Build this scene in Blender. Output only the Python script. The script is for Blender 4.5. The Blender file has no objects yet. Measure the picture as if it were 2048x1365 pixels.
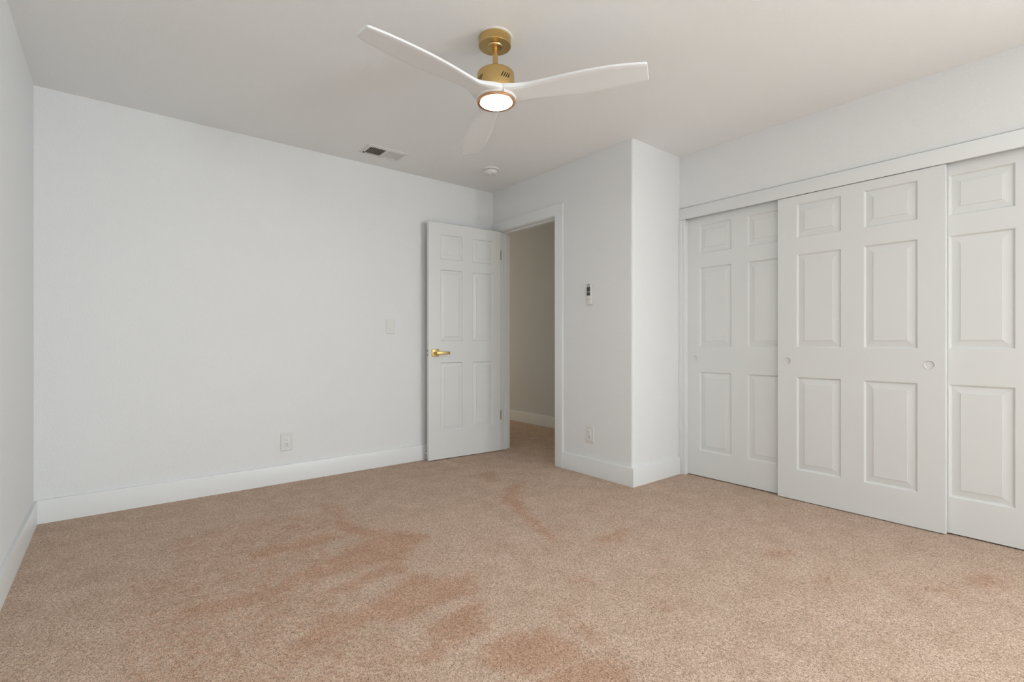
import bpy, bmesh, math, random
from mathutils import Vector, Matrix
from math import sin, cos, pi, radians

# ---------------------------------------------------------------- camera
CAM_H = 1.012
YAW = radians(51.2 - 90.0)
FPX = 988.0
sc = bpy.context.scene
cd = bpy.data.cameras.new('camera')
cam = bpy.data.objects.new('camera', cd)
sc.collection.objects.link(cam)
cam.location = (0, 0, CAM_H)
cam.rotation_euler = (pi/2, 0, YAW)
cd.sensor_width = 36.0
cd.lens = 36.0*FPX/2048.0
cd.shift_y = 2.5/2048.0
cd.clip_start = 0.02
sc.camera = cam

# ---------------------------------------------------------------- light and exposure
sc.view_settings.view_transform = 'Standard'
sc.view_settings.look = 'None'
sc.view_settings.gamma = 1
sc.view_settings.exposure = -0.01
w = bpy.data.worlds.new('daylight')
sc.world = w
w.use_nodes = True
w.node_tree.nodes['Background'].inputs[0].default_value = (0.86, 0.93, 1.0, 1)
w.node_tree.nodes['Background'].inputs[1].default_value = 1.0

def area_light(name, loc, rot, sx, sy, power, col):
    l = bpy.data.lights.new(name, 'AREA')
    l.shape = 'RECTANGLE'; l.size = sx; l.size_y = sy
    l.energy = power; l.color = col
    o = bpy.data.objects.new(name, l)
    sc.collection.objects.link(o)
    o.location = loc; o.rotation_euler = rot
    return o
# daylight entering by the window behind the camera
area_light('window_daylight', (1.75, -3.34, 1.32), (radians(90), 0, 0), 2.7, 1.9, 8, (0.90, 0.965, 0.985))
# the larger window, in the closet-side wall behind the camera
area_light('side_window_daylight', (3.38, -2.6, 1.4), (radians(90), 0, radians(90)), 1.3, 1.3, 184, (0.90, 0.965, 0.985))
# area light added at the hall's unseen far end to brighten the hallway
area_light('hall_fill_light', (3.49, 7.8, 1.15), (radians(-90), 0, 0), 0.9, 2.0, 22.0, (1.0, 0.87, 0.66))

# ---------------------------------------------------------------- dimensions
H = 2.44
XL, YB, XD, YP, XC, YF = -0.351, 3.802, 2.824, 2.163, 3.399, -3.40
OY0, OY1, OZ = 2.935, 3.69, 2.045       # door opening
BB, BT = 0.131, 0.016                   # baseboard
CY0 = -0.16                             # right end of the closet opening

# ---------------------------------------------------------------- materials
def mat(name, col, rough=0.5, metal=0.0, spec=0.5, emit=None):
    m = bpy.data.materials.new(name); m.use_nodes = True
    b = m.node_tree.nodes['Principled BSDF']
    b.inputs['Base Color'].default_value = (*col, 1)
    b.inputs['Roughness'].default_value = rough
    b.inputs['Metallic'].default_value = metal
    b.inputs['Specular IOR Level'].default_value = spec
    if emit:
        b.inputs['Emission Color'].default_value = (*emit[0], 1)
        b.inputs['Emission Strength'].default_value = emit[1]
    return m

def nd(m, t, **k):
    n = m.node_tree.nodes.new(t)
    for a, v in k.items(): setattr(n, a, v)
    return n

def textured_paint(name, col, rough, scale, strength, dist):
    m = mat(name, col, rough, spec=0.3)
    L = m.node_tree.links; b = m.node_tree.nodes['Principled BSDF']
    tc = nd(m, 'ShaderNodeTexCoord')
    n = nd(m, 'ShaderNodeTexNoise'); n.inputs['Scale'].default_value = scale; n.inputs['Detail'].default_value = 3
    r = nd(m, 'ShaderNodeValToRGB'); r.color_ramp.elements[0].position = 0.42; r.color_ramp.elements[1].position = 0.62
    bp = nd(m, 'ShaderNodeBump'); bp.inputs['Strength'].default_value = strength; bp.inputs['Distance'].default_value = dist
    L.new(tc.outputs['Object'], n.inputs['Vector']); L.new(n.outputs[0], r.inputs[0])
    L.new(r.outputs[0], bp.inputs['Height']); L.new(bp.outputs[0], b.inputs['Normal'])
    # very faint unevenness of the roller coat
    n2 = nd(m, 'ShaderNodeTexNoise'); n2.inputs['Scale'].default_value = 1.3; n2.inputs['Detail'].default_value = 2
    mx = nd(m, 'ShaderNodeMix', data_type='RGBA')
    mx.inputs[6].default_value = (*[c*0.985 for c in col], 1); mx.inputs[7].default_value = (*[min(1, c*1.012) for c in col], 1)
    L.new(tc.outputs['Object'], n2.inputs['Vector']); L.new(n2.outputs[0], mx.inputs[0]); L.new(mx.outputs[2], b.inputs['Base Color'])
    return m

M = {}
M['wall'] = textured_paint('orange_peel_wall_paint', (0.85, 0.862, 0.865), 0.62, 105, 0.38, 0.0018)
M['ceil'] = textured_paint('orange_peel_ceiling_paint', (0.935, 0.945, 0.945), 0.8, 95, 0.22, 0.0016)
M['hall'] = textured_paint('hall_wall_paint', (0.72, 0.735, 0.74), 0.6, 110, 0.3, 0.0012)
M['trim'] = mat('semi_gloss_white_trim', (0.835, 0.85, 0.85), 0.34)
M['door'] = mat('semi_gloss_white_door', (0.79, 0.805, 0.795), 0.38)
M['plastic'] = mat('white_plastic', (0.80, 0.79, 0.77), 0.35)
M['fanwhite'] = mat('satin_white_blade', (0.85, 0.865, 0.87), 0.42)
M['dark'] = mat('black_cavity', (0.012, 0.011, 0.010), 0.7)
M['ductdark'] = mat('duct_interior', (0.075, 0.058, 0.038), 0.8)
M['slit'] = mat('socket_slit', (0.10, 0.10, 0.10), 0.6)
M['black'] = mat('black_buttons', (0.03, 0.028, 0.026), 0.4)
M['legend'] = mat('grey_legend', (0.30, 0.29, 0.28), 0.5)
M['steel'] = mat('brushed_steel', (0.42, 0.41, 0.40), 0.35, 1.0)
M['copper'] = mat('copper_ring', (0.72, 0.43, 0.26), 0.28, 1.0)
M['lens'] = mat('lit_diffuser', (0.95, 0.95, 0.95), 0.4, emit=((1.0, 1.0, 0.99), 52.0))

def brushed(name, col, rough):
    m = mat(name, col, rough, 1.0)
    L = m.node_tree.links; b = m.node_tree.nodes['Principled BSDF']
    tc = nd(m, 'ShaderNodeTexCoord'); mp = nd(m, 'ShaderNodeMapping'); mp.inputs['Scale'].default_value = (4, 4, 900)
    n = nd(m, 'ShaderNodeTexNoise'); n.inputs['Scale'].default_value = 1.0; n.inputs['Detail'].default_value = 2
    mr = nd(m, 'ShaderNodeMapRange'); mr.inputs['To Min'].default_value = rough-0.07; mr.inputs['To Max'].default_value = rough+0.09
    L.new(tc.outputs['Object'], mp.inputs['Vector']); L.new(mp.outputs[0], n.inputs['Vector'])
    L.new(n.outputs[0], mr.inputs[0]); L.new(mr.outputs[0], b.inputs['Roughness'])
    b.inputs['Anisotropic'].default_value = 0.7
    tg = nd(m, 'ShaderNodeTangent', direction_type='RADIAL', axis='Z'); L.new(tg.outputs[0], b.inputs['Tangent'])
    return m
M['brass'] = brushed('brushed_brass', (0.64, 0.45, 0.19), 0.24)
M['brass2'] = mat('satin_brass', (0.62, 0.46, 0.19), 0.40, 1.0)

M['hinge'] = mat('dull_brass_hinge', (0.30, 0.24, 0.14), 0.45, 1.0)
def carpet():
    m = mat('beige_cut_pile_carpet', (0.4, 0.3, 0.22), 0.95, spec=0.1)
    N = m.node_tree.nodes; L = m.node_tree.links; b = N['Principled BSDF']
    b.inputs['Sheen Weight'].default_value = 0.08
    b.inputs['Sheen Roughness'].default_value = 0.6
    tc = nd(m, 'ShaderNodeTexCoord')
    # twisted tufts about 4 mm across
    warp = nd(m, 'ShaderNodeTexNoise'); warp.inputs['Scale'].default_value = 260; warp.inputs['Detail'].default_value = 2
    add = nd(m, 'ShaderNodeMix', data_type='RGBA', blend_type='LINEAR_LIGHT'); add.inputs[0].default_value = 0.004
    L.new(tc.outputs['Object'], warp.inputs['Vector'])
    L.new(tc.outputs['Object'], add.inputs[6]); L.new(warp.outputs['Color'], add.inputs[7])
    vo = nd(m, 'ShaderNodeTexVoronoi'); vo.inputs['Scale'].default_value = 410; vo.inputs['Randomness'].default_value = 1.0
    L.new(add.outputs[2], vo.inputs['Vector'])
    fine = nd(m, 'ShaderNodeTexNoise'); fine.inputs['Scale'].default_value = 590; fine.inputs['Detail'].default_value = 3; fine.inputs['Roughness'].default_value = 0.65
    L.new(tc.outputs['Object'], fine.inputs['Vector'])
    # tuft colour
    rv = nd(m, 'ShaderNodeRGBToBW'); L.new(vo.outputs['Color'], rv.inputs[0])
    r1 = nd(m, 'ShaderNodeValToRGB')
    e = r1.color_ramp.elements
    e[0].position = 0.10; e[0].color = (0.27, 0.158, 0.10, 1)
    e[1].position = 0.85; e[1].color = (0.98, 0.80, 0.655, 1)
    k = e.new(0.32); k.color = (0.585, 0.405, 0.295, 1)
    k = e.new(0.55); k.color = (0.84, 0.625, 0.485, 1)
    L.new(rv.outputs[0], r1.inputs[0])
    # dark gaps between the tufts, their shadow painted into the colour
    r2 = nd(m, 'ShaderNodeValToRGB'); r2.color_ramp.elements[0].position = 0.29; r2.color_ramp.elements[0].color = (0.16, 0.095, 0.06, 1)
    r2.color_ramp.elements[1].position = 0.42; r2.color_ramp.elements[1].color = (1, 1, 1, 1)
    L.new(fine.outputs[0], r2.inputs[0])
    m1 = nd(m, 'ShaderNodeMix', data_type='RGBA', blend_type='MULTIPLY'); m1.inputs[0].default_value = 1.0
    L.new(r1.outputs[0], m1.inputs[6]); L.new(r2.outputs[0], m1.inputs[7])
    # pile brushed the other way (vacuum marks): redder brown
    at = nd(m, 'ShaderNodeAttribute', attribute_name='pile_lay')
    n3 = nd(m, 'ShaderNodeTexNoise'); n3.inputs['Scale'].default_value = 22; n3.inputs['Detail'].default_value = 9; n3.inputs['Roughness'].default_value = 0.8
    L.new(tc.outputs['Object'], n3.inputs['Vector'])
    mm = nd(m, 'ShaderNodeMath', operation='MULTIPLY_ADD'); mm.inputs[1].default_value = 3.0; mm.inputs[2].default_value = -1.5
    L.new(n3.outputs[0], mm.inputs[0])
    n5 = nd(m, 'ShaderNodeTexNoise'); n5.inputs['Scale'].default_value = 150; n5.inputs['Detail'].default_value = 3
    L.new(tc.outputs['Object'], n5.inputs['Vector'])
    m5 = nd(m, 'ShaderNodeMath', operation='MULTIPLY_ADD'); m5.inputs[1].default_value = 1.8; m5.inputs[2].default_value = -0.9
    L.new(n5.outputs[0], m5.inputs[0])
    a0 = nd(m, 'ShaderNodeMath', operation='ADD'); L.new(m5.outputs[0], a0.inputs[0]); L.new(mm.outputs[0], a0.inputs[1])
    ad = nd(m, 'ShaderNodeMath', operation='ADD'); L.new(at.outputs['Fac'], ad.inputs[0]); L.new(a0.outputs[0], ad.inputs[1])
    mr = nd(m, 'ShaderNodeMapRange', interpolation_type='SMOOTHSTEP'); mr.inputs['From Min'].default_value = 0.25; mr.inputs['From Max'].default_value = 0.75
    L.new(ad.outputs[0], mr.inputs[0])
    m2 = nd(m, 'ShaderNodeMix', data_type='RGBA', blend_type='MULTIPLY')
    m2.inputs[7].default_value = (0.89, 0.765, 0.69, 1)
    L.new(mr.outputs[0], m2.inputs[0]); L.new(m1.outputs[2], m2.inputs[6])
    # broad soft mottling
    n4 = nd(m, 'ShaderNodeTexNoise'); n4.inputs['Scale'].default_value = 7; n4.inputs['Detail'].default_value = 6; n4.inputs['Roughness'].default_value = 0.65
    L.new(tc.outputs['Object'], n4.inputs['Vector'])
    r4 = nd(m, 'ShaderNodeValToRGB'); r4.color_ramp.elements[0].position = 0.35; r4.color_ramp.elements[0].color = (0.90, 0.865, 0.83, 1)
    r4.color_ramp.elements[1].position = 0.62; r4.color_ramp.elements[1].color = (1.03, 1.03, 1.03, 1)
    L.new(n4.outputs[0], r4.inputs[0])
    m3 = nd(m, 'ShaderNodeMix', data_type='RGBA', blend_type='MULTIPLY'); m3.inputs[0].default_value = 1
    L.new(m2.outputs[2], m3.inputs[6]); L.new(r4.outputs[0], m3.inputs[7])
    # clumping of the tufts, about a centimetre
    n6 = nd(m, 'ShaderNodeTexNoise'); n6.inputs['Scale'].default_value = 75; n6.inputs['Detail'].default_value = 4; n6.inputs['Roughness'].default_value = 0.7
    L.new(tc.outputs['Object'], n6.inputs['Vector'])
    r6 = nd(m, 'ShaderNodeValToRGB'); r6.color_ramp.elements[0].position = 0.33; r6.color_ramp.elements[0].color = (0.80, 0.765, 0.735, 1)
    r6.color_ramp.elements[1].position = 0.60; r6.color_ramp.elements[1].color = (1.05, 1.05, 1.05, 1)
    L.new(n6.outputs[0], r6.inputs[0])
    m6 = nd(m, 'ShaderNodeMix', data_type='RGBA', blend_type='MULTIPLY'); m6.inputs[0].default_value = 1
    L.new(m3.outputs[2], m6.inputs[6]); L.new(r6.outputs[0], m6.inputs[7])
    L.new(m6.outputs[2], b.inputs['Base Color'])
    hs = nd(m, 'ShaderNodeMath', operation='SUBTRACT'); L.new(fine.outputs[0], hs.inputs[0]); L.new(vo.outputs['Distance'], hs.inputs[1])
    bp = nd(m, 'ShaderNodeBump'); bp.inputs['Strength'].default_value = 0.6; bp.inputs['Distance'].default_value = 0.006
    L.new(hs.outputs[0], bp.inputs['Height']); L.new(bp.outputs[0], b.inputs['Normal'])
    return m
M['carpet'] = carpet()

# ---------------------------------------------------------------- helpers
def link(name, bm, m, parent=None, smooth=False):
    me = bpy.data.meshes.new(name)
    bmesh.ops.recalc_face_normals(bm, faces=bm.faces)
    bm.to_mesh(me); bm.free()
    ms = m if isinstance(m, (list, tuple)) else [m]
    for x in ms: me.materials.append(x)
    if smooth:
        for p in me.polygons: p.use_smooth = True
        me.set_sharp_from_angle(angle=radians(32))
    o = bpy.data.objects.new(name, me)
    sc.collection.objects.link(o)
    if parent is not None: o.parent = parent
    return o

def structure(o, label=None):
    o['kind'] = 'structure'
    if label: o['label'] = label
    return o

def thing(name, label, cat, loc, rotz=0.0, group=None):
    o = bpy.data.objects.new(name, None); sc.collection.objects.link(o)
    o.location = loc; o.rotation_euler = (0, 0, rotz); o.empty_display_size = 0.05
    o['label'] = label; o['category'] = cat
    if group: o['group'] = group
    return o

def box(bm, x0, x1, y0, y1, z0, z1, bev=0.0, mi=0):
    n0 = set(bm.verts); f0 = set(bm.faces)
    r = bmesh.ops.create_cube(bm, size=1.0)
    for v in r['verts']:
        v.co = Vector(((x0+x1)/2 + v.co.x*(x1-x0), (y0+y1)/2 + v.co.y*(y1-y0), (z0+z1)/2 + v.co.z*(z1-z0)))
    if bev > 0:
        es = list({e for v in r['verts'] for e in v.link_edges})
        bmesh.ops.bevel(bm, geom=es, offset=bev, segments=2, profile=0.5, affect='EDGES')
    for f in set(bm.faces)-f0: f.material_index = mi
    return [v for v in bm.verts if v not in n0]

def boxobj(name, b, m, parent=None, bev=0.0, smooth=False):
    bm = bmesh.new(); box(bm, *b, bev=bev)
    return link(name, bm, m, parent, smooth or bev > 0)

def prism(bm, pts, z0, z1):
    a = [bm.verts.new((x, y, z0)) for x, y in pts]; b = [bm.verts.new((x, y, z1)) for x, y in pts]
    n = len(pts)
    bm.faces.new(a[::-1]); bm.faces.new(b)
    for i in range(n): bm.faces.new((a[i], a[(i+1) % n], b[(i+1) % n], b[i]))

def lathe(bm, prof, cx=0, cy=0, seg=64, mi=0):
    rings = []
    for r, z in prof:
        if r < 1e-6: rings.append([bm.verts.new((cx, cy, z))])
        else: rings.append([bm.verts.new((cx+r*cos(2*pi*i/seg), cy+r*sin(2*pi*i/seg), z)) for i in range(seg)])
    for a, b in zip(rings, rings[1:]):
        for i in range(seg):
            j = (i+1) % seg
            if len(a) == 1 and len(b) == 1: continue
            if len(a) == 1: f = bm.faces.new((a[0], b[i], b[j]))
            elif len(b) == 1: f = bm.faces.new((a[i], b[0], a[j]))
            else: f = bm.faces.new((a[i], b[i], b[j], a[j]))
            f.material_index = mi

def rot_all(bm, Mx, verts=None):
    for v in (verts or bm.verts): v.co = Mx @ v.co

def pix(u, v, axis, c):          # where the photograph's pixel meets a plane of the room (used to lay out measured spots)
    a = radians(51.2)
    d = Vector((cos(a), sin(a), 0)) + Vector((sin(a), -cos(a), 0))*((u-1024.)/FPX) + Vector((0, 0, -(v-685.)/FPX))
    o = Vector((0, 0, CAM_H))
    return o + d*((c-o[axis])/d[axis])

# ---------------------------------------------------------------- floor
def build_floor():
    x0, x1, y0, y1 = -0.46, 4.25, -3.52, 8.0
    st = 0.02
    nx = int((x1-x0)/st); ny = int((y1-y0)/st)
    marks = [   # vacuum marks: pile lying the other way (weight, outline)
     (1.0, [(560,700),(650,740),(780,765),(940,775),(880,830),(830,880),(700,900),(560,905),(500,890),(620,830),(700,790),(620,770),(560,740)]),
     (1.0, [(200,855),(320,820),(440,790),(560,765),(600,785),(480,820),(360,850),(230,875)]),
     (.9, [(330,745),(430,720),(450,735),(370,760)]),
     (.6, [(470,640),(600,655),(650,740),(560,740)]),
     (.9, [(350,950),(480,900),(600,900),(700,905),(560,940),(450,960),(360,975)]),
     (1.0, [(560,990),(700,920),(830,880),(850,935),(780,930),(700,960),(620,1000),(480,1020)]),
     (1.0, [(700,1060),(830,960),(860,935),(1000,950),(1110,930),(1120,1010),(1000,1040),(850,1120),(740,1120),(600,1160),(640,1080)]),
     (1.0, [(930,1150),(1080,1060),(1140,1040),(1170,1160),(1080,1200),(950,1200)]),
     (.95, [(430,1180),(540,1090),(640,1080),(600,1160),(520,1210),(330,1290),(350,1250)]),
     (1.0, [(1150,1240),(1230,1180),(1400,1160),(1520,1200),(1560,1270),(1440,1320),(1300,1340),(1150,1300)]),
     (1.0, [(1380,1340),(1560,1270),(1700,1290),(1780,1400),(1380,1400)]),
     (.95, [(-60,1070),(100,1040),(250,1000),(400,960),(400,990),(250,1050),(120,1090),(-60,1110)]),
     (.9, [(1240,590),(1320,560),(1300,620),(1330,680),(1400,740),(1460,800),(1430,800),(1360,745),(1290,690),(1230,640)]),
     (.9, [(1140,530),(1200,520),(1220,560),(1170,560)]),
     (.8, [(1460,1060),(1500,1090),(1600,1160),(1680,1260),(1640,1240),(1560,1170),(1480,1120)]),
     (.9, [(860,1260),(950,1220),(1050,1200),(1000,1260),(900,1300)]),
     (.42, [(-300,960),(500,900),(640,1150),(900,1200),(900,1400),(-300,1400)]),
     (.42, [(-100,800),(300,700),(560,700),(560,900),(200,960),(-100,960)]),
     (.8, [(1500,950),(1560,940),(1580,965),(1510,970)]),
     (.7, [(1600,790),(1740,740),(1720,790),(1620,815)]),
    ]
    polys = []
    for wt, pl in marks:
        q = []
        for cx, cy in pl:
            u = 388+cx/2; v = 683+cy/2
            p = pix(u, v, 2, 0.0); q.append((p.x, p.y))
        polys.append((wt, q))
    for cx, cy, rx, ry in [(1556,1108,26,9),(1975,1165,44,15),(1640,1160,16,6),(1330,1215,22,8),(1880,1180,30,9)]:
        polys.append((.75, [tuple(pix(cx+rx*cos(t), cy+ry*sin(t), 2, 0.0))[:2] for t in [i*pi/6 for i in range(12)]]))
    def sd(px, py, poly):          # signed distance to a polygon, inside positive
        ins = False; dm = 9.0; n = len(poly)
        for i in range(n):
            ax, ay = poly[i]; bx, by = poly[(i+1) % n]
            if (ay > py) != (by > py) and px < (bx-ax)*(py-ay)/(by-ay)+ax: ins = not ins
            ex, ey = bx-ax, by-ay; t = max(0, min(1, ((px-ax)*ex+(py-ay)*ey)/(ex*ex+ey*ey+1e-12)))
            d = math.hypot(px-ax-t*ex, py-ay-t*ey); dm = min(dm, d)
        return dm if ins else -dm
    bbs = [(min(p[0] for p in q)-.16, max(p[0] for p in q)+.16, min(p[1] for p in q)-.16, max(p[1] for p in q)+.16) for wt, q in polys]
    verts = []; vals = []
    for j in range(ny+1):
        for i in range(nx+1):
            x = x0+(x1-x0)*i/nx; y = y0+(y1-y0)*j/ny
            verts.append((x, y, 0.0))
            best = 0.0
            for (wt, q), bb_ in zip(polys, bbs):
                if bb_[0] < x < bb_[1] and bb_[2] < y < bb_[3]:
                    best = max(best, wt*min(1, max(0, 0.52+sd(x, y, q)/0.09)))
            vals.append(best)
    faces = [(j*(nx+1)+i, j*(nx+1)+i+1, (j+1)*(nx+1)+i+1, (j+1)*(nx+1)+i) for j in range(ny) for i in range(nx)]
    me = bpy.data.meshes.new('floor'); me.from_pydata(verts, [], faces)
    at = me.attributes.new('pile_lay', 'FLOAT', 'POINT'); at.data.foreach_set('value', vals)
    me.materials.append(M['carpet'])
    o = bpy.data.objects.new('floor', me); sc.collection.objects.link(o)
    structure(o)
build_floor()

# ---------------------------------------------------------------- shell
structure(boxobj('ceiling', (-0.46, 4.25, -3.52, 8.0, H, H+0.12), M['ceil']))
structure(boxobj('wall_left', (XL-0.11, XL, -3.52, YB+0.11, -0.02, H), M['wall']))
structure(boxobj('wall_back', (XL, XD, YB, YB+0.11, -0.02, H), M['wall']))

bm = bmesh.new()
R = 0.02
corner = [(XD+R-R*sin(t), YP+R-R*cos(t)) for t in [i*(pi/2)/8 for i in range(9)]]
prism(bm, [(XC, YP)] + corner + [(XD, OY0-0.019), (XD+0.111, OY0-0.019), (XD+0.111, YP+0.115), (4.04, YP+0.115), (4.04, YP+0.0), (3.52, YP)], -0.02, H)
box(bm, XD, XD+0.111, OY0-0.019, OY1+0.019, OZ+0.019, H)
box(bm, XD, XD+0.111, OY1+0.019, YB+0.11, -0.02, H)
structure(link('wall_right', bm, M['wall'], smooth=True))

# wall over the closet, its lower edge rounded back to the header, and the pier beyond the closet
bm = bmesh.new()
r = 0.014; zb = 2.036
prof = [(XC, H), (XC, zb+r)] + [(XC+r-r*cos(t), zb+r-r*sin(t)) for t in [i*(pi/2)/6 for i in range(1, 7)]] + [(XC+0.11, zb), (XC+0.11, H)]
a = [bm.verts.new((x, CY0, z)) for x, z in prof]; b = [bm.verts.new((x, YP, z)) for x, z in prof]
bm.faces.new(a); bm.faces.new(b[::-1])
for i in range(len(prof)):
    j = (i+1) % len(prof); bm.faces.new((a[i], a[j], b[j], b[i]))
box(bm, XC, XC+0.11, -1.9, CY0, -0.02, H); box(bm, XC, XC+0.11, YF-0.1, -3.3, -0.02, H)
box(bm, XC, XC+0.11, -3.3, -1.9, -0.02, 0.75); box(bm, XC, XC+0.11, -3.3, -1.9, 2.05, H)
structure(link('wall_closet', bm, M['wall'], smooth=True))
structure(boxobj('wall_closet_inside', (4.04, 4.14, CY0-0.2, YP+0.115, -0.02, H), M['wall']))
structure(boxobj('wall_closet_end', (XC+0.11, 4.14, CY0-0.3, CY0-0.2, -0.02, H), M['wall']))
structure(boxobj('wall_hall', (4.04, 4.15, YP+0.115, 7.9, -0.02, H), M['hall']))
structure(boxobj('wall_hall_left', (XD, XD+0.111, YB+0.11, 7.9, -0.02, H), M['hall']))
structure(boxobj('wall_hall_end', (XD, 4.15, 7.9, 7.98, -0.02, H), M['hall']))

# wall behind the camera with its window
bm = bmesh.new()
wx0, wx1, wz0, wz1 = 0.35, 3.15, 0.25, 2.3
box(bm, XL, wx0, YF-0.1, YF, -0.02, H); box(bm, wx1, XC, YF-0.1, YF, -0.02, H)
box(bm, wx0, wx1, YF-0.1, YF, -0.02, wz0); box(bm, wx0, wx1, YF-0.1, YF, wz1, H)
structure(link('wall_front', bm, M['wall']))
bm = bmesh.new()
for b_ in [(wx0, wx0+.05, wz0, wz1), (wx1-.05, wx1, wz0, wz1), (wx0+.05, wx1-.05, wz0, wz0+.05), (wx0+.05, wx1-.05, wz1-.05, wz1), ((wx0+wx1)/2-.025, (wx0+wx1)/2+.025, wz0+.05, wz1-.05)]:
    box(bm, b_[0], b_[1], YF-0.09, YF-0.04, b_[2], b_[3])
structure(link('window_1', bm, M['trim']))

bm = bmesh.new()
for b_ in [(-3.3, -3.25, .75, 2.05), (-1.95, -1.9, .75, 2.05), (-3.25, -1.95, .75, .8), (-3.25, -1.95, 2.0, 2.05), (-2.625, -2.575, .8, 2.0)]:
    box(bm, XC+.04, XC+.09, b_[0], b_[1], b_[2], b_[3])
structure(link('window_2', bm, M['trim']))

# baseboards (eased top edge)
def baseboard(name, pts, h=BB, m=None):
    # pts: closed footprint
    bm = bmesh.new(); prism(bm, pts, 0.0, h)
    es = [e for e in bm.edges if all(v.co.z > h-1e-4 for v in e.verts)]
    bmesh.ops.bevel(bm, geom=es, offset=0.003, segments=2, profile=0.5, affect='EDGES')
    return structure(link(name, bm, m or M['trim'], smooth=True))
baseboard('baseboard_left', [(XL-.006, YF), (XL+BT, YF), (XL+BT, YB-BT+.004), (XL-.006, YB-BT+.004)])
baseboard('baseboard_back', [(XL-.006, YB-BT), (XD-0.014, YB-BT), (XD-0.014, YB+.006), (XL-.006, YB+.006)])
e_ = XC-0.016
baseboard('baseboard_right', [(XD+.006, 2.846), (XD-BT, 2.846), (XD-BT, YP-BT), (e_, YP-BT), (e_, YP+.006), (XD+R, YP+.006), (XD+R*.3+.004, YP+R*.3+.004), (XD+.006, YP+R)])
baseboard('baseboard_hall', [(4.04-BT, YP+0.12), (4.04, YP+0.12), (4.04, 7.9), (4.04-BT, 7.9)])
baseboard('baseboard_front', [(XL+BT, YF), (XC, YF), (XC, YF+BT), (XL+BT, YF+BT)])
baseboard('baseboard_closet', [(XC-BT, YF+BT), (XC, YF+BT), (XC, CY0-0.05), (XC-BT, CY0-0.05)])

# ---------------------------------------------------------------- door casing and jamb
CT = 0.018
bm = bmesh.new()
cs = [(2.846, 0.0), (OY0-0.004, 0.0), (OY0-0.004, OZ+0.006), (YB-0.001, OZ+0.006), (YB-0.001, 2.136), (2.846, 2.136)]
ca = [bm.verts.new((XD-CT, y, z)) for y, z in cs]; cb = [bm.verts.new((XD, y, z)) for y, z in cs]
bm.faces.new(ca); bm.faces.new(cb[::-1])
for k in range(6): bm.faces.new((ca[k], ca[(k+1) % 6], cb[(k+1) % 6], cb[k]))
bmesh.ops.bevel(bm, geom=[e for e in bm.edges if all(v.co.x < XD-CT+1e-5 for v in e.verts)], offset=0.0015, segments=2, profile=0.5, affect='EDGES')
structure(link('trim_1', bm, M['trim'], smooth=True), 'white flat casing up the right side and across the top of the open doorway')
structure(boxobj('trim_2', (XD-CT, XD, OY1+0.004, YB-BT-0.001, 0.0, OZ+0.006), M['trim'], bev=0.0015), 'white flat casing board behind the hinges of the open door')
bm = bmesh.new()
JD = XD+0.111
box(bm, XD-0.002, JD+0.004, OY1, OY1+0.019, 0.0, OZ+0.019)
box(bm, XD-0.002, JD+0.004, OY0-0.019, OY0, 0.0, OZ+0.019)
box(bm, XD-0.002, JD+0.004, OY0, OY1, OZ, OZ+0.019)
for b_ in [(OY1-0.011, OY1, 0.0, OZ), (OY0, OY0+0.011, 0.0, OZ), (OY0+0.011, OY1-0.011, OZ-0.011, OZ)]:
    box(bm, XD+0.038, XD+0.074, b_[0], b_[1], b_[2], b_[3])
structure(link('trim_3', bm, M['trim']), 'white door jamb with stop strip lining the open doorway')
structure(boxobj('trim_4', (JD, JD+CT, OY0-0.09, OY0-0.004, 0.0, OZ+0.006), M['trim']))

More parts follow.
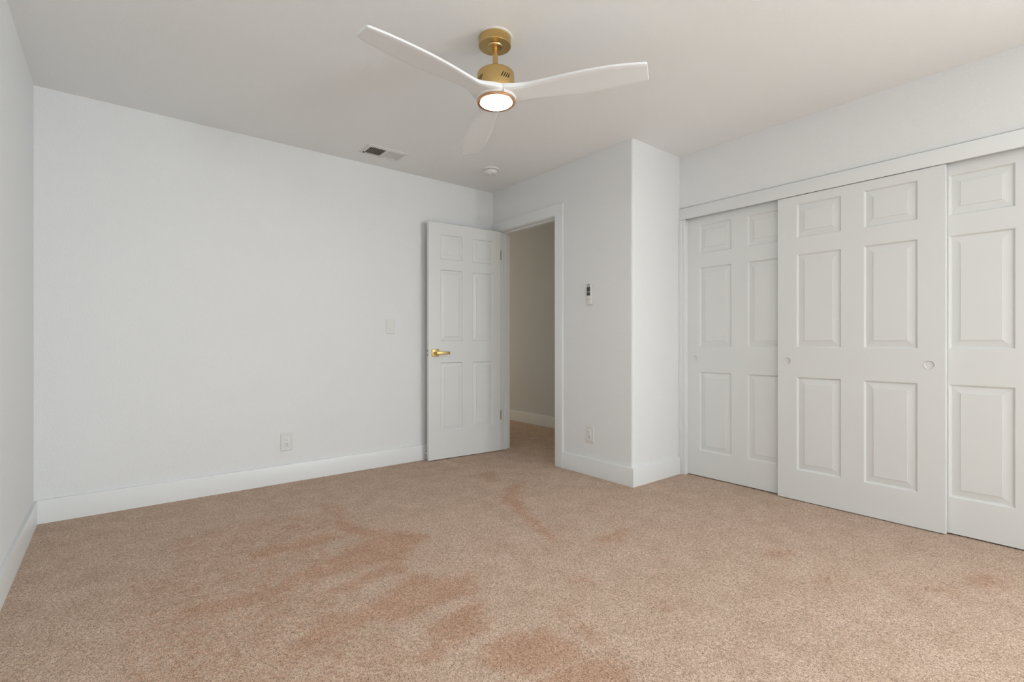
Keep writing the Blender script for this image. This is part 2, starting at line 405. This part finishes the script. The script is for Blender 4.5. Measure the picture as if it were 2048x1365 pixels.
# ---------------------------------------------------------------- six-panel leaf
PROFILE = [(0.0, 0.0), (0.003, 0.0012), (0.0085, 0.0100), (0.0125, 0.0104), (0.045, 0.0052), (0.0460, 0.0022)]
def panel_leaf(bm, W, Z0, Z1, T, cols, rows, scale=1.0):
    """front face at y=0 looking to -y, x from 0 to W, thickness T towards +y"""
    c = 0.0015
    xs = [c] + [v for p in cols for v in p] + [W-c]
    zs = [Z0+c] + [v for p in rows for v in p] + [Z1-c]
    grid = {}
    def V(x, z, y=0.0):
        k = (round(x, 5), round(z, 5), round(y, 5))
        if k not in grid: grid[k] = bm.verts.new((x, y, z))
        return grid[k]
    for i in range(len(xs)-1):
        for j in range(len(zs)-1):
            x0, x1, z0, z1 = xs[i], xs[i+1], zs[j], zs[j+1]
            if i % 2 == 1 and j % 2 == 1:
                prev = None
                for ins, dep in PROFILE:
                    ins *= scale
                    ring = [V(x0+ins, z0+ins, dep), V(x1-ins, z0+ins, dep), V(x1-ins, z1-ins, dep), V(x0+ins, z1-ins, dep)]
                    if prev:
                        for k in range(4): bm.faces.new((prev[k], prev[(k+1) % 4], ring[(k+1) % 4], ring[k]))
                    prev = ring
                bm.faces.new(prev)
            else:
                bm.faces.new((V(x0, z0), V(x1, z0), V(x1, z1), V(x0, z1)))
    # chamfer, edges and back
    bx = [(x, 0.0) for x in xs]
    per = [(x, zs[0]) for x in xs] + [(xs[-1], z) for z in zs[1:]] + [(x, zs[-1]) for x in xs[-2::-1]] + [(xs[0], z) for z in zs[-2:0:-1]]
    def outv(x, z):
        return (0.0 if abs(x-xs[0]) < 1e-6 else W if abs(x-xs[-1]) < 1e-6 else x, Z0 if abs(z-zs[0]) < 1e-6 else Z1 if abs(z-zs[-1]) < 1e-6 else z)
    A = [V(x, z) for x, z in per]
    B = [bm.verts.new((outv(x, z)[0], c, outv(x, z)[1])) for x, z in per]
    Cc = [bm.verts.new((outv(x, z)[0], T, outv(x, z)[1])) for x, z in per]
    n = len(per)
    for k in range(n):
        j = (k+1) % n
        bm.faces.new((A[k], A[j], B[j], B[k])); bm.faces.new((B[k], B[j], Cc[j], Cc[k]))
    bm.faces.new(Cc)

# ---------------------------------------------------------------- room door
fx, fy, hx, hy = 2.070, 3.701, 2.800, 3.652
Wd = math.hypot(hx-fx, hy-fy)
door = thing('door_1', 'open white six-panel door with brass lever handle, standing back against the long wall', 'door', (fx, fy, 0), math.atan2(hy-fy, hx-fx))
del door['category']; structure(door)
# local: x from the free edge to the hinge edge, -y towards the room
bm = bmesh.new()
panel_leaf(bm, Wd, 0.006, 2.040, 0.035, [(0.112, 0.330), (0.430, 0.648)], [(0.245, 0.838), (1.022, 1.640), (1.728, 1.944)], 0.88)
link('door_leaf', bm, M['door'], door)
# lever handle
zh = 0.921
hd = bpy.data.objects.new('lever_handle', None); sc.collection.objects.link(hd); hd.parent = door; hd.location = (0.062, 0, zh)
hd['label'] = 'square brushed brass lever handle'
bm = bmesh.new(); box(bm, -0.032, 0.032, -0.009, 0.0, -0.032, 0.032, bev=0.0015)
link('rosette', bm, M['brass2'], hd, True)
bm = bmesh.new()
box(bm, -0.010, 0.010, -0.050, -0.009, -0.010, 0.010, bev=0.002)
vs = box(bm, -0.012, 0.112, -0.060, -0.048, -0.0125, 0.0125, bev=0.002)
link('lever', bm, M['brass2'], hd, True)
bm = bmesh.new()
box(bm, -0.0012, 0.0, 0.006, 0.029, zh-0.028, zh+0.028)
lp = link('latch_plate', bm, M['steel'], door)
bm = bmesh.new(); box(bm, -0.011, -0.0008, 0.011, 0.024, zh-0.009, zh+0.009, bev=0.003)
link('latch_bolt', bm, M['steel'], lp, True)
for z in (1.822, 0.335):
    hg = None
    bm = bmesh.new()
    for k in range(5):
        z0 = z-0.044+k*0.0178
        lathe(bm, [(0.0, z0), (0.0034, z0), (0.0034, z0+0.0168), (0.0, z0+0.0168)], Wd+0.0015, -0.0035, 16)
    box(bm, Wd-0.001, Wd+0.0012, -0.005, 0.028, z-0.044, z+0.044)
    link('hinge', bm, M['hinge'], door, True)
# small rigid stop on the back of the leaf, touching the baseboard
bm = bmesh.new()
lathe(bm, [(0.0, 0.0), (0.011, 0.0), (0.011, 0.003), (0.004, 0.004), (0.004, 0.030), (0.008, 0.031), (0.008, 0.040), (0.0, 0.0415)], 0, 0, 20)
rot_all(bm, Matrix.Translation((0.007, 0.035, 0.060)) @ Matrix.Rotation(-pi/2, 4, 'X'))
link('door_stop', bm, M['plastic'], door, True)

# ---------------------------------------------------------------- closet
HX = XC-0.013
structure(boxobj('trim_5', (HX, HX+0.014, CY0, YP-0.001, 1.950, 2.034), M['trim'], bev=0.0012), 'white header board hiding the track above the sliding closet doors')
bm = bmesh.new()
box(bm, HX+0.002, XC+0.11, 2.138, YP-0.0005, 0.0, 1.9495, bev=0.001)
box(bm, HX+0.008, XC+0.11, 2.112, 2.138, 0.0, 1.9495, bev=0.001)
structure(link('trim_6', bm, M['trim'], smooth=True), 'narrow white jamb strip at the left end of the closet')
structure(boxobj('trim_7', (HX+0.002, XC+0.11, CY0, CY0+0.03, 0.0, 1.9495), M['trim']))
# track behind the header
structure(boxobj('trim_8', (XC+0.003, XC+0.11, CY0+0.03, 2.11, 2.0, 2.034), M['steel']))

def pull(parent, x, z):
    bm = bmesh.new()
    lathe(bm, [(0.0255, 0.0), (0.0255, 0.0012), (0.0235, 0.0020), (0.0215, 0.0012), (0.0205, -0.0055), (0.0185, -0.0068), (0.0, -0.0068)], 0, 0, 40)
    rot_all(bm, Matrix.Translation((x, 0, z)) @ Matrix.Rotation(pi/2, 4, 'X'))
    return link('finger_pull', bm, M['plastic'], parent, True)

def leaf_with_pulls(name, label, ybegin, X, Z0, Z1, pulls):
    # local x runs towards -Y of the room (to the right as seen), face looks to -X
    t = thing(name, label, 'door', (X, ybegin, 0), -pi/2)
    del t['category']; structure(t)
    bm = bmesh.new()
    panel_leaf(bm, 0.843, Z0, Z1, 0.030, [(0.116, 0.364), (0.479, 0.727)], [(0.196, 0.791), (0.977, 1.574), (1.677, 1.894)])
    # round holes of the finger pulls are cut out of the leaf
    o = link('door_leaf', bm, M['door'], t)
    for x in pulls:
        cb = bmesh.new(); lathe(cb, [(0.0, -0.02), (0.0215, -0.02), (0.0215, 0.012), (0.0, 0.012)], 0, 0, 40)
        rot_all(cb, Matrix.Translation((x, 0, 0.890)) @ Matrix.Rotation(pi/2, 4, 'X') @ Matrix.Rotation(pi, 4, 'X'))
        bmesh.ops.recalc_face_normals(cb, faces=cb.faces)
        cm = bpy.data.meshes.new('cut'); cb.to_mesh(cm); cb.free()
        co = bpy.data.objects.new('cut', cm); sc.collection.objects.link(co); co.parent = t
        md = o.modifiers.new('hole', 'BOOLEAN'); md.object = co; md.operation = 'DIFFERENCE'; md.solver = 'EXACT'
        bpy.context.view_layer.update()
        dg = bpy.context.evaluated_depsgraph_get()
        nm = bpy.data.meshes.new_from_object(o.evaluated_get(dg))
        o.modifiers.clear(); o.data = nm
        bpy.data.objects.remove(co, do_unlink=True)
        pull(t, x, 0.890)
    return t
leaf_with_pulls('door_2', 'sliding closet door nearest the corner, partly behind the middle one', 2.131, XC+0.032, 0.006, 1.990, [0.080])
leaf_with_pulls('door_3', 'middle sliding closet door in front, with two round finger pulls', 1.436, XC-0.005, 0.004, 1.9475, [0.060, 0.776])
leaf_with_pulls('door_4', 'rightmost sliding closet door cut off by the edge of the photo', 0.703, XC+0.030, 0.006, 1.990, [])

# ---------------------------------------------------------------- ceiling fan
FAN_TILT = (-0.0279, -0.0061, 0.0)      # it hangs a touch out of plumb from its ball joint
fan = thing('ceiling_fan', 'brass ceiling fan with three white blades and a lit round lamp', 'ceiling fan', (1.386, 1.852, H))
Z = lambda z: z-H
fan.rotation_euler = FAN_TILT
bm = bmesh.new(); lathe(bm, [(0.0, 0.0), (0.0815, 0.0), (0.0815, -0.004), (0.075, -0.006), (0.0, -0.006)])
mp_ = link('mounting_plate', bm, M['plastic'], fan, True)
bm = bmesh.new()
lathe(bm, [(0.0, -0.004), (0.0745, -0.004), (0.0752, -0.006), (0.0752, Z(2.397)), (0.0742, Z(2.3955)), (0.0, Z(2.3955))])
cano = link('canopy', bm, M['brass'], fan, True)
for o_c in (mp_, cano): o_c.rotation_euler = [-t for t in FAN_TILT]
bm = bmesh.new()
lathe(bm, [(0.0, Z(2.3955)), (0.037, Z(2.3955)), (0.035, Z(2.391)), (0.0135, Z(2.3885)), (0.0, Z(2.3885))], seg=48)
link('canopy_collar', bm, M['brass'], cano, True)
bm = bmesh.new(); lathe(bm, [(0.0, Z(2.389)), (0.0125, Z(2.389)), (0.0125, Z(2.262)), (0.0, Z(2.262))], seg=40)
link('downrod', bm, M['brass'], fan, True)
bm = bmesh.new()
zt, zb_ = Z(2.269), Z(2.177)
prof = [(0.0, zt)] + [(0.075+0.012*sin(t), zt-0.010+0.010*cos(t)) for t in [i*(pi/2)/6 for i in range(7)]] + [(0.087, zb_+0.002), (0.0862, zb_), (0.0, zb_)]
lathe(bm, prof, seg=96)
motor = link('motor_housing', bm, M['brass'], fan, True)
for g in range(4):
    for k in range(4):
        ac = radians(-96+90*g + (k-1.5)*7.4); bm = bmesh.new()
        r_ = 0.0873; zc = Z(2.222); hh = 0.0125; hw = 0.0022; pts = []
        for s in range(-8, 9):
            f = s/8; pts.append((f, 1))
        L1 = []; L2 = []
        for s in range(0, 13):
            f = -1+2*s/12
            wd = hw*math.sqrt(max(0, 1-abs(f)**6)) + 0.0002
            an = ac + f*radians(4.2)
            L1.append(bm.verts.new((r_*cos(an-wd/r_), r_*sin(an-wd/r_), zc+f*hh)))
            L2.append(bm.verts.new((r_*cos(an+wd/r_), r_*sin(an+wd/r_), zc+f*hh)))
        for s in range(12): bm.faces.new((L1[s], L2[s], L2[s+1], L1[s+1]))
        bmesh.ops.solidify(bm, geom=bm.faces[:], thickness=0.0006)
        link('vent_slot', bm, M['dark'], motor)
# white hub body between motor and lamp
bm = bmesh.new()
lathe(bm, [(0.0, Z(2.1765)), (0.086, Z(2.1765)), (0.0925, Z(2.1745)), (0.0935, Z(2.160)), (0.0925, Z(2.147)), (0.087, Z(2.141)), (0.0, Z(2.141))], seg=96)
hub = link('blade_hub', bm, M['fanwhite'], fan, True)
bm = bmesh.new()
an = radians(-107); 
box(bm, 0.088, 0.0958, -0.00025, 0.00025, Z(2.1405), Z(2.1745)); rot_all(bm, Matrix.Rotation(an, 4, 'Z'))
link('hub_seam', bm, M['legend'], hub)
# blades: r, t_cw, z_cw, t_ccw, z_ccw, thickness
ST = [(0.040,-.080,2.147,.084,2.145,.029),(0.075,-.072,2.149,.076,2.145,.028),(0.105,-.060,2.154,.066,2.145,.024),(0.14,-.048,2.161,.055,2.145,.0185),(0.18,-.047,2.165,.056,2.146,.0145),
      (0.25,-.052,2.169,.064,2.148,.0110),(0.33,-.059,2.173,.073,2.150,.0100),(0.43,-.065,2.177,.079,2.152,.0095),(0.52,-.065,2.180,.078,2.155,.009),
      (0.60,-.058,2.182,.073,2.158,.009),(0.655,-.050,2.183,.067,2.160,.009),(0.680,-.044,2.184,.063,2.161,.009)]
ST = [(a*0.982, b, c-0.017*max(0, (a-.1)/.58), d, e-0.012*max(0, (a-.1)/.58), f*(1.12+.45*min(1, max(0, (a-.1)/.15)))) for a, b, c, d, e, f in ST]
RT = ST[-1][0]
def interp(r):
    for a, b in zip(ST, ST[1:]):
        if r <= b[0] or b is ST[-1]:
            t = (r-a[0])/(b[0]-a[0])
            i = ST.index(a)
            p0 = ST[max(0, i-1)]; p3 = ST[min(len(ST)-1, i+2)]
            out = []
            for k in range(1, 6):
                # hermite
                ma = (b[k]-p0[k])/(b[0]-p0[0]) if b[0] != p0[0] else 0
                mb = (p3[k]-a[k])/(p3[0]-a[0])
                h = b[0]-a[0]; t2 = t*t; t3 = t2*t
                out.append((2*t3-3*t2+1)*a[k]+(t3-2*t2+t)*h*ma+(-2*t3+3*t2)*b[k]+(t3-t2)*h*mb)
            return out
def blade(ang):
    bm = bmesh.new()
    rs = [0.04+(RT-0.04)*i/48 for i in range(49)]
    NC = 12
    loops = []
    def loop(r, s=1.0, thk=1.0, extra=0.0):
        tc, zc, tw, zw, th = interp(min(r, RT))
        mid = (tc+tw)/2; zm = (zc+zw)/2
        bot = []; top = []
        for i in range(NC+1):
            f = i/NC
            ff = mid+(tc+(tw-tc)*f-mid)*s; zz = zm+(zc+(zw-zc)*f-zm)*s
            # rounded slab edge
            e = min(f, 1-f)*(tw-tc)*s
            rd = th*0.3; q = 1.0 if e > rd else math.sqrt(max(0, 1-((rd-e)/rd)**2))
            hh = th*0.5*thk*(0.62+0.38*q)
            arch = 0.0025*(1-(2*f-1)**2)
            bot.append((r+extra*(f), ff, Z(zz+th*0.5-hh+arch*0.5))); top.append((r+extra*(f), ff, Z(zz+th*0.5+hh+arch)))
        return [bm.verts.new(p) for p in bot+top[::-1]]
    for r in rs[:-1]: loops.append(loop(r, extra=0.006*max(0, (r-0.5)/0.18)))
    for d, s, tk in [(0.0, 1.0, 1.0), (0.006, 0.985, 1.0), (0.010, 0.95, 1.0), (0.0125, 0.89, 0.95), (0.0135, 0.84, 0.7)]:
        loops.append(loop(RT+d, s, tk, 0.006))
    for a, b in zip(loops, loops[1:]):
        n = len(a)
        for i in range(n): bm.faces.new((a[i], a[(i+1) % n], b[(i+1) % n], b[i]))
    bm.faces.new(loops[0]); bm.faces.new(loops[-1][::-1])
    rot_all(bm, Matrix.Rotation(radians(ang), 4, 'Z'))
    link('fan_blade', bm, M['fanwhite'], fan, True)
for ang in (-54.4, 65.6, -174.4): blade(ang)
# lamp: copper ring and lit lens
bm = bmesh.new()
lathe(bm, [(0.0, Z(2.142)), (0.086, Z(2.142)), (0.0895, Z(2.139)), (0.0905, Z(2.134)), (0.0895, Z(2.1295)), (0.0860, Z(2.1275)), (0.0755, Z(2.1290)), (0.0742, Z(2.1305)), (0.0, Z(2.1305))], seg=96)
ring = link('lamp_ring', bm, M['copper'], fan, True)
ring['label'] = 'copper coloured ring around the lamp'
bm = bmesh.new()
lathe(bm, [(0.0, Z(2.130)), (0.0738, Z(2.130)), (0.0732, Z(2.1288)), (0.070, Z(2.1268)), (0.0, Z(2.1258))], seg=96)
link('lamp_lens', bm, M['lens'], fan, True)

# ---------------------------------------------------------------- ceiling register
vx0, vx1, vy0, vy1 = 1.422, 1.735, 3.408, 3.602
vent = thing('air_vent', 'white two-way louvred air register in the ceiling above the long wall', 'vent', ((vx0+vx1)/2, (vy0+vy1)/2, H))
hx_, hy_ = (vx1-vx0)/2, (vy1-vy0)/2
ix, iy = hx_-0.026, hy_-0.028
bm = bmesh.new()
# bevelled frame: outer edge thin, rising to inner lip
o_ = [(-hx_, -hy_), (hx_, -hy_), (hx_, hy_), (-hx_, hy_)]
i_ = [(-ix, -iy), (ix, -iy), (ix, iy), (-ix, iy)]
i2 = [(-ix-.006, -iy-.006), (ix+.006, -iy-.006), (ix+.006, iy+.006), (-ix-.006, iy+.006)]
rings = [[bm.verts.new((x, y, z)) for x, y in pts] for pts, z in ((o_, 0.0), (o_, -0.003), (i2, -0.008), (i_, -0.008), (i_, 0.0))]
for a, b in zip(rings, rings[1:]):
    for k in range(4): bm.faces.new((a[k], a[(k+1) % 4], b[(k+1) % 4], b[k]))
box(bm, -0.006, 0.006, -iy, iy, -0.0078, 0.0)
link('frame', bm, M['plastic'], vent)
boxobj('duct_backing', (-ix, ix, -iy, iy, -0.0008, 0.0), M['ductdark'], vent)
for side in (-1, 1):
    n = 9
    for k in range(n):
        x = side*(0.006+(ix-0.006)*(k+0.5)/n)
        bm = bmesh.new(); box(bm, -0.0046, 0.0046, -iy, iy, -0.0006, 0.0006)
        tilt = radians(38 if side < 0 else -30)
        rot_all(bm, Matrix.Translation((x, 0, -0.0042)) @ Matrix.Rotation(-tilt*1.0, 4, 'Y'))
        link('louvre', bm, M['plastic'], vent)
bm = bmesh.new(); box(bm, -ix-0.011, -ix-0.003, iy-0.024, iy-0.014, -0.016, -0.008, bev=0.001)
link('damper_lever', bm, M['black'], vent, True)

# ---------------------------------------------------------------- smoke detector
det = thing('smoke_detector', 'round white smoke detector on the ceiling near the doorway', 'smoke detector', (2.415, 3.285, H))
bm = bmesh.new(); lathe(bm, [(0.0, 0.0), (0.072, 0.0), (0.072, -0.006), (0.068, -0.012), (0.060, -0.014), (0.0, -0.014)])
link('base_plate', bm, M['plastic'], det, True)
bm = bmesh.new()
lathe(bm, [(0.0, -0.014), (0.055, -0.014), (0.055, -0.0165), (0.0, -0.0165)]); link('shadow_gap', bm, M['slit'], det, True)
bm = bmesh.new()
lathe(bm, [(0.0, -0.0165), (0.057, -0.0165), (0.057, -0.026), (0.053, -0.036), (0.047, -0.042), (0.035, -0.046), (0.0, -0.0475)])
link('cover', bm, M['plastic'], det, True)
bm = bmesh.new(); lathe(bm, [(0.0, -0.040), (0.013, -0.040), (0.013, -0.0500), (0.011, -0.051), (0.0, -0.051)], -0.024, -0.012, 32)
link('test_button', bm, M['trim'], det, True)

# ---------------------------------------------------------------- wall plates (local: x to the right, -y out of the wall)
def plate(t, w_, h_):
    bm = bmesh.new()
    a = [(-w_/2, -h_/2), (w_/2, -h_/2), (w_/2, h_/2), (-w_/2, h_/2)]
    s = 0.004; b = [(-w_/2+s, -h_/2+s), (w_/2-s, -h_/2+s), (w_/2-s, h_/2-s), (-w_/2+s, h_/2-s)]
    rg = [[bm.verts.new((x, y, z)) for x, z in p] for p, y in ((a, 0.0), (a, -0.004), (b, -0.007))]
    for p, q in zip(rg, rg[1:]):
        for k in range(4): bm.faces.new((p[k], p[(k+1) % 4], q[(k+1) % 4], q[k]))
    bm.faces.new(rg[-1]); bm.faces.new(rg[0][::-1])
    return link('cover_plate', bm, M['plastic'], t)

def outlet(label, loc, rz):
    t = thing('power_outlet', label, 'outlet', loc, rz)
    plate(t, 0.078, 0.125)
    bm = bmesh.new(); box(bm, -0.0168, 0.0168, -0.0088, -0.0068, -0.0335, 0.0335, bev=0.0006)
    f = link('receptacle', bm, M['trim'], t, True)
    bm = bmesh.new()
    for zc in (0.0165, -0.0165):
        box(bm, -0.0075, -0.0052, -0.0091, -0.0087, zc+0.001, zc+0.010)
        box(bm, 0.0052, 0.0075, -0.0091, -0.0087, zc+0.002, zc+0.009)
        lathe_b = bmesh.new(); lathe(lathe_b, [(0.0, 0.0), (0.0030, 0.0), (0.0030, 0.0004), (0.0, 0.0004)], 0, 0, 16)
        tmp = bpy.data.meshes.new('t'); rot_all(lathe_b, Matrix.Translation((0, -0.0087, zc-0.0065)) @ Matrix.Rotation(pi/2, 4, 'X')); lathe_b.to_mesh(tmp); lathe_b.free()
        bm.from_mesh(tmp); bpy.data.meshes.remove(tmp)
    link('socket_slots', bm, M['slit'], f)
    return t
outlet('white power outlet low on the long wall left of the open door', (0.966, YB, 0.2925), 0)
outlet('white power outlet low on the narrow wall between doorway and closet', (XD, 2.561, 0.3105), -pi/2)

sw = thing('light_switch', 'white rocker light switch on the long wall beside the open door', 'light switch', (1.769, YB, 1.141))
plate(sw, 0.076, 0.118)
bm = bmesh.new(); box(bm, -0.0168, 0.0168, -0.0078, -0.0068, -0.0335, 0.0335)
link('switch_frame', bm, M['trim'], sw)
bm = bmesh.new()
vs = [bm.verts.new(p) for p in [(-.0145, -.0076, -.031), (.0145, -.0076, -.031), (.0145, -.0076, .031), (-.0145, -.0076, .031),
      (-.0145, -.0125, -.030), (.0145, -.0125, -.030), (.0145, -.0086, .030), (-.0145, -.0086, .030), (-.0145, -.0098, 0), (.0145, -.0098, 0)]]
for f in [(0,3,2,1), (0,1,5,4), (2,3,7,6), (4,5,9,8), (8,9,6,7), (1,2,6,9,5), (0,4,8,7,3)]: bm.faces.new([vs[i] for i in f])
link('rocker', bm, M['plastic'], sw)

# ---------------------------------------------------------------- wall remote
rm = thing('remote_control', 'slim white fan remote with black buttons in a holder on the wall by the doorway', 'remote control', (XD, 2.560, 1.3775), -pi/2)
bm = bmesh.new(); box(bm, -0.0225, 0.0225, -0.005, 0.0, -0.070, 0.060, bev=0.002)
box(bm, -0.0235, 0.0235, -0.019, 0.0, -0.0785, -0.048, bev=0.002)
link('holder', bm, M['plastic'], rm, True)
bm = bmesh.new(); box(bm, -0.0215, 0.0215, -0.0205, -0.005, -0.075, 0.0785, bev=0.003)
body = link('body', bm, M['plastic'], rm, True)
bm = bmesh.new(); box(bm, -0.011, 0.011, -0.0209, -0.0203, 0.066, 0.0735)
link('display', bm, M['black'], body)
for z0, z1, nr in ((0.0195, 0.057, 3), (-0.0105, 0.0150, 2)):
    bm = bmesh.new(); box(bm, -0.0172, 0.0172, -0.0209, -0.0203, z0, z1)
    kp = link('button_panel', bm, M['black'], body)
    bm = bmesh.new()
    for rr in range(nr):
        for cc in range(3):
            xx = (cc-1)*0.0108; zz = z0+(z1-z0)*(rr+0.5)/nr
            box(bm, xx-0.0024, xx+0.0024, -0.0212, -0.0208, zz-0.0015, zz+0.0015)
    link('button_symbols', bm, M['legend'], kp)
bm = bmesh.new()
for k in range(6):
    xx = -0.0125+k*0.0042; box(bm, xx, xx+0.0032, -0.0208, -0.0203, -0.0400, -0.0372)
link('maker_mark', bm, M['legend'], body)
